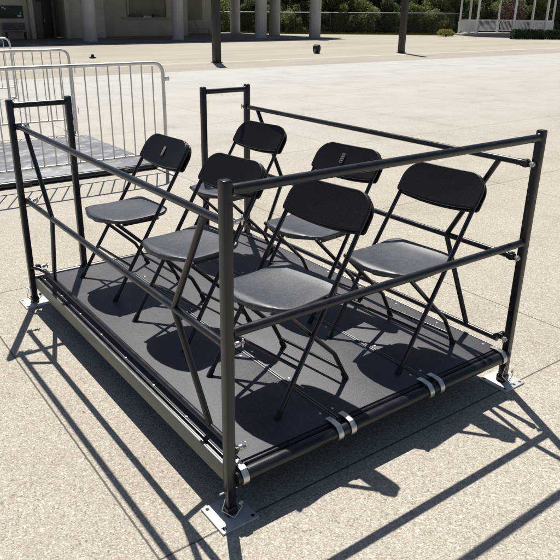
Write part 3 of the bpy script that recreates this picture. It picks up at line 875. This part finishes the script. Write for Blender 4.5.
for sd, lm in ((21, M_leaf2), (22, M_leaf), (23, M_leaf)):
    rg = random.Random(sd); t = thing('wild_shrub', '', 'shrub')
    bm = NB(); cl = []
    for k in range(26):
        a = rg.random()*2*PI; z_ = rg.uniform(.1, 3.0)*rg.uniform(.7, 1); rr = rg.uniform(.1, 1.5)*(1-.22*z_); c = Vector((math.cos(a)*rr, math.sin(a)*rr, z_))
        r0 = rg.uniform(.18, .58); cl.append((c, Vector((r0*rg.uniform(.8, 1.4), r0*rg.uniform(.8, 1.4), r0*rg.uniform(.6, 1.3)))))
        tube(bm, [(0, 0, 0), c*.6, c*1.1], [.03, .02, .008], 5)
    obj('stems', bm, M_bark, t)
    bm = NB(); leaves(bm, rg, cl, 6500, .19); obj('foliage', bm, lm, t, smooth=False)
    shr.append(t)
used = set()
def put(protos_, k, x, y, s, rz, label, group):
    p = protos_[k]
    if p.name in used: o = copy_tree(p)
    else: o = p; used.add(p.name)
    o.location = (x, y, 0); o.scale = (s, s, s*random.uniform(.92, 1.1)); o.rotation_euler = (0, 0, rz)
    o['label'] = label; o['group'] = group
    return o
nF = Vector((.66, .75, 0))
line = along(FP[0]+Vector((5, -4.4, 0)), FP[1], 3.3)
i = 0
for p in line:
    for row, off in ((0, 8.6), (1, 13.0)):
        q = p+nF*(off+random.uniform(-.7, .7)) + Vector((random.uniform(-.8, .8), random.uniform(-.8, .8), 0))
        put(protos, i % 4, q.x, q.y, random.uniform(.85, 1.2), random.random()*6.28,
            'dense green tree in the front row of the wood behind the fence' if row == 0 else 'green tree in the back row of the wood behind the fence',
            'trees of the front row behind the fence' if row == 0 else 'trees of the back row behind the fence'); i += 1
for p in along(Vector((50, 43, 0)), Vector((66, 46.5, 0)), 3.4)+along(Vector((69, 45, 0)), Vector((86, 32, 0)), 3.6):
    for row, off in ((0, 5.0), (1, 9.5)):
        put(protos, (i*3) % 4, p.x+off*.6+random.uniform(-.6, .6), p.y+off+random.uniform(-.6, .6), random.uniform(.9, 1.2), random.random()*6.28,
            'leafy green tree close behind the white gazebo' if row == 0 else 'leafy green tree farther back behind the white gazebo',
            'trees of the front row behind the gazebo' if row == 0 else 'trees of the back row behind the gazebo'); i += 1
i = 0
for row, off, st in ((0, 1.5, 2.1), (1, 3.6, 2.5)):
    for p in along(FP[0]+Vector((6, -5.3, 0)), FP[1], st):
        q = p+nF*(off+random.uniform(-.35, .5))
        put(shr, (i*2+row) % 3, q.x, q.y, random.uniform(.72, 1.05) if row == 0 else random.uniform(1.1, 1.5), random.random()*6.28,
            'wild green shrub tangled right behind the chain link fence' if row == 0 else 'tall wild shrub in the second row behind the fence',
            'wild shrubs right behind the fence' if row == 0 else 'tall wild shrubs of the second row'); i += 1
for p in along(Vector((47.5, 41.0, 0)), Vector((65, 43.0, 0)), 2.0)+along(Vector((66, 42.5, 0)), Vector((82, 30, 0)), 2.3):
    put(shr, i % 3, p.x, p.y+random.uniform(-.4, .4), random.uniform(1.0, 1.5), random.random()*6.28, 'wild green shrub at the wood edge behind the white gazebo', 'wild shrubs behind the gazebo'); i += 1

# russet shrub seen through the gazebo, yellow-green bush by the fence end
def bush(name, label, x, y, rx, rz_, m, n, size, cat='bush', seed=5, ry=None):
    rg = random.Random(seed); t = thing(name, label, cat, (x, y, 0))
    ry = ry or rx
    bm = NB(); cl = []
    for k in range(7):
        a = k*2*PI/7; c = Vector((math.cos(a)*rx*.5, math.sin(a)*ry*.5, rz_*rg.uniform(.35, .6))); cl.append((c, Vector((rx*.52, ry*.52, rz_*.42))))
        tube(bm, [(0, 0, 0), c*.5, c], [.03, .02, .008], 5)
    cl.append((Vector((0, 0, rz_*.55)), Vector((rx*.5, ry*.5, rz_*.45))))
    obj('stems', bm, M_bark, t)
    bm = NB(); leaves(bm, rg, cl, n, size); obj('foliage', bm, m, t, smooth=False)
bush('yellow_bush', 'small rounded yellow green bush at the fence foot left of the white gazebo', 42.9, 34.9, .68, .52, M_yellow, 2600, .11)
bush('russet_shrub', 'russet leaved shrub behind the white gazebo railing', 56.5, 38.6, 1.3, 3.1, M_russet, 2200, .2, 'shrub', 9)

# ------------------------------------------------------------------ white gazebo and hedge
GX, GY, GR = 49.5, 34.2, 3.72
GZ = thing('white_gazebo', 'white octagonal gazebo with slim posts and picket railing in front of the trees', 'gazebo', (GX, GY, 0))
bm = NB(); lathe(bm, [(GR+.35, 0), (GR+.35, .13), (GR+.30, .15)], n=8); obj('floor', bm, M_column, GZ)
av = [k*2*PI/8 for k in range(8)]
for k, a in enumerate(av):
    p = Vector((GR*math.cos(a), GR*math.sin(a), 0))
    bm = NB(); box(bm, (p.x, p.y, 1.8), (.15, .15, 3.3), .012, a); box(bm, (p.x, p.y, .62), (.21, .21, .95), .015, a); obj('post', bm, M_white, GZ)
    q = Vector((GR*math.cos(a+PI/4), GR*math.sin(a+PI/4), 0))
    if k == 4: continue
    d = (q-p).normalized(); ang = math.atan2(d.y, d.x); ln = (q-p).length
    bm = NB(); mid = (p+q)/2
    box(bm, (mid.x, mid.y, 1.18), (ln-.2, .09, .08), .006, ang); box(bm, (mid.x, mid.y, .33), (ln-.2, .06, .07), .006, ang)
    nb_ = int((ln-.3)/.115)
    for j in range(nb_):
        r_ = p+d*(.16+.115*j+.04); box(bm, (r_.x, r_.y, .75), (.045, .035, .80), 0, ang)
    obj('railing', bm, M_white, GZ)
    bm = NB(); box(bm, (mid.x, mid.y, 3.36), (ln-.1, .1, .22), .01, ang); obj('header_beam', bm, M_white, GZ)
bm = NB(); lathe(bm, [(GR+.6, 3.49), (GR+.6, 3.57), (1.0, 5.2), (.05, 5.7)], n=8); obj('roof', bm, M_roof, GZ)
def hedge(x, y, w, d, h, rz, label, seed):
    rg = random.Random(seed); t = thing('clipped_hedge', label, 'hedge', (x, y, 0), rz, 'clipped hedges before the gazebo')
    bm = NB()
    for k in range(6): tube(bm, [((k-2.5)*w/6, 0, 0), ((k-2.5)*w/6+.05, .05, h*.7)], [.03, .015], 6)
    obj('stems', bm, M_bark, t)
    bm = NB()
    for k in range(int(5200*w/3)):
        f = rg.random()
        u, v, z = rg.uniform(-1, 1), rg.uniform(-1, 1), rg.uniform(0, 1)
        m_ = rg.choice('uvzz')
        if m_ == 'u': u = math.copysign(1-.12*rg.random(), u)
        elif m_ == 'v': v = math.copysign(1-.12*rg.random(), v)
        else: z = 1-.1*rg.random()
        p = Vector((u*w/2*(1-.08*z**4), v*d/2*(1-.12*z**4), .02+z*h*(1+.05*math.sin(u*7+seed)) - .12*h*max(abs(u)**8, abs(v)**8)*z))
        n_ = Vector((rg.gauss(0, 1), rg.gauss(0, 1), rg.gauss(.4, 1))).normalized(); a = n_.orthogonal().normalized(); b = n_.cross(a); s = .085*rg.uniform(.6, 1.3)
        bm.faces.new([bm.verts.new(q) for q in (p-a*s, p+b*s*.5, p+a*s, p-b*s*.5)])
    box(bm, (0, 0, h*.46), (w*.86, d*.78, h*.84), .08)
    obj('foliage', bm, M_hedge, t, smooth=False)
hd = Vector((.82, -.57, 0))
hedge(43.6, 28.1, 2.2, .8, .62, math.atan2(-.57, .82), 'longer dark clipped hedge in front of the gazebo railing', 1)
hedge(45.2, 26.9, 1.3, .8, .60, math.atan2(-.57, .82), 'shorter dark clipped hedge at the right end, beside the longer one', 2)
t = thing('marker_post', 'short white marker post at the right end of the hedges', 'post', (45.4, 25.9, 0))
bm = NB(); box(bm, (0, 0, .17), (.16, .12, .34), .02); obj('body', bm, M_white, t)
bm = NB(); box(bm, (0, 0, .36), (.19, .15, .04), .01); obj('cap', bm, M_white, t)

# ------------------------------------------------------------------ light
w = bpy.data.worlds.new('World'); sc.world = w; w.use_nodes = True
nt = w.node_tree
sky = nt.nodes.new('ShaderNodeTexSky'); sky.sky_type = 'NISHITA'; sky.sun_disc = False
SD = Vector((.27, .522, 1.0))
EL = math.atan2(SD.z, math.hypot(SD.x, SD.y)); AZ = math.atan2(SD.x, SD.y)
sky.sun_elevation = EL; sky.sun_rotation = AZ
bg = nt.nodes['Background']; bg.inputs['Strength'].default_value = .053
nt.links.new(sky.outputs[0], bg.inputs['Color'])
sun = bpy.data.lights.new('sun', 'SUN'); sun.energy = 5.0; sun.angle = R(.5); sun.color = (1, .96, .895)
so = bpy.data.objects.new('sun', sun); C.objects.link(so); so.location = (10, 10, 30)
so.rotation_euler = (-SD).to_track_quat('-Z', 'Y').to_euler()

# ------------------------------------------------------------------ camera
cam = bpy.data.cameras.new('camera'); co = bpy.data.objects.new('camera', cam); C.objects.link(co)
co.location = (-.97303, -1.54962, 1.654)
co.rotation_euler = (1.198793, -.005964, -.616454)
cam.sensor_width = 36; cam.lens = 650.3026/560*36
cam.shift_x = 18.4559/560; cam.shift_y = -13.3176/560
cam.clip_start = .05; cam.clip_end = 2000
sc.camera = co
sc.view_settings.view_transform = 'Standard'; sc.view_settings.look = 'None'
sc.view_settings.exposure = 0; sc.view_settings.gamma = 1; sc.view_settings.use_curve_mapping = False
sc.view_settings.exposure = .13
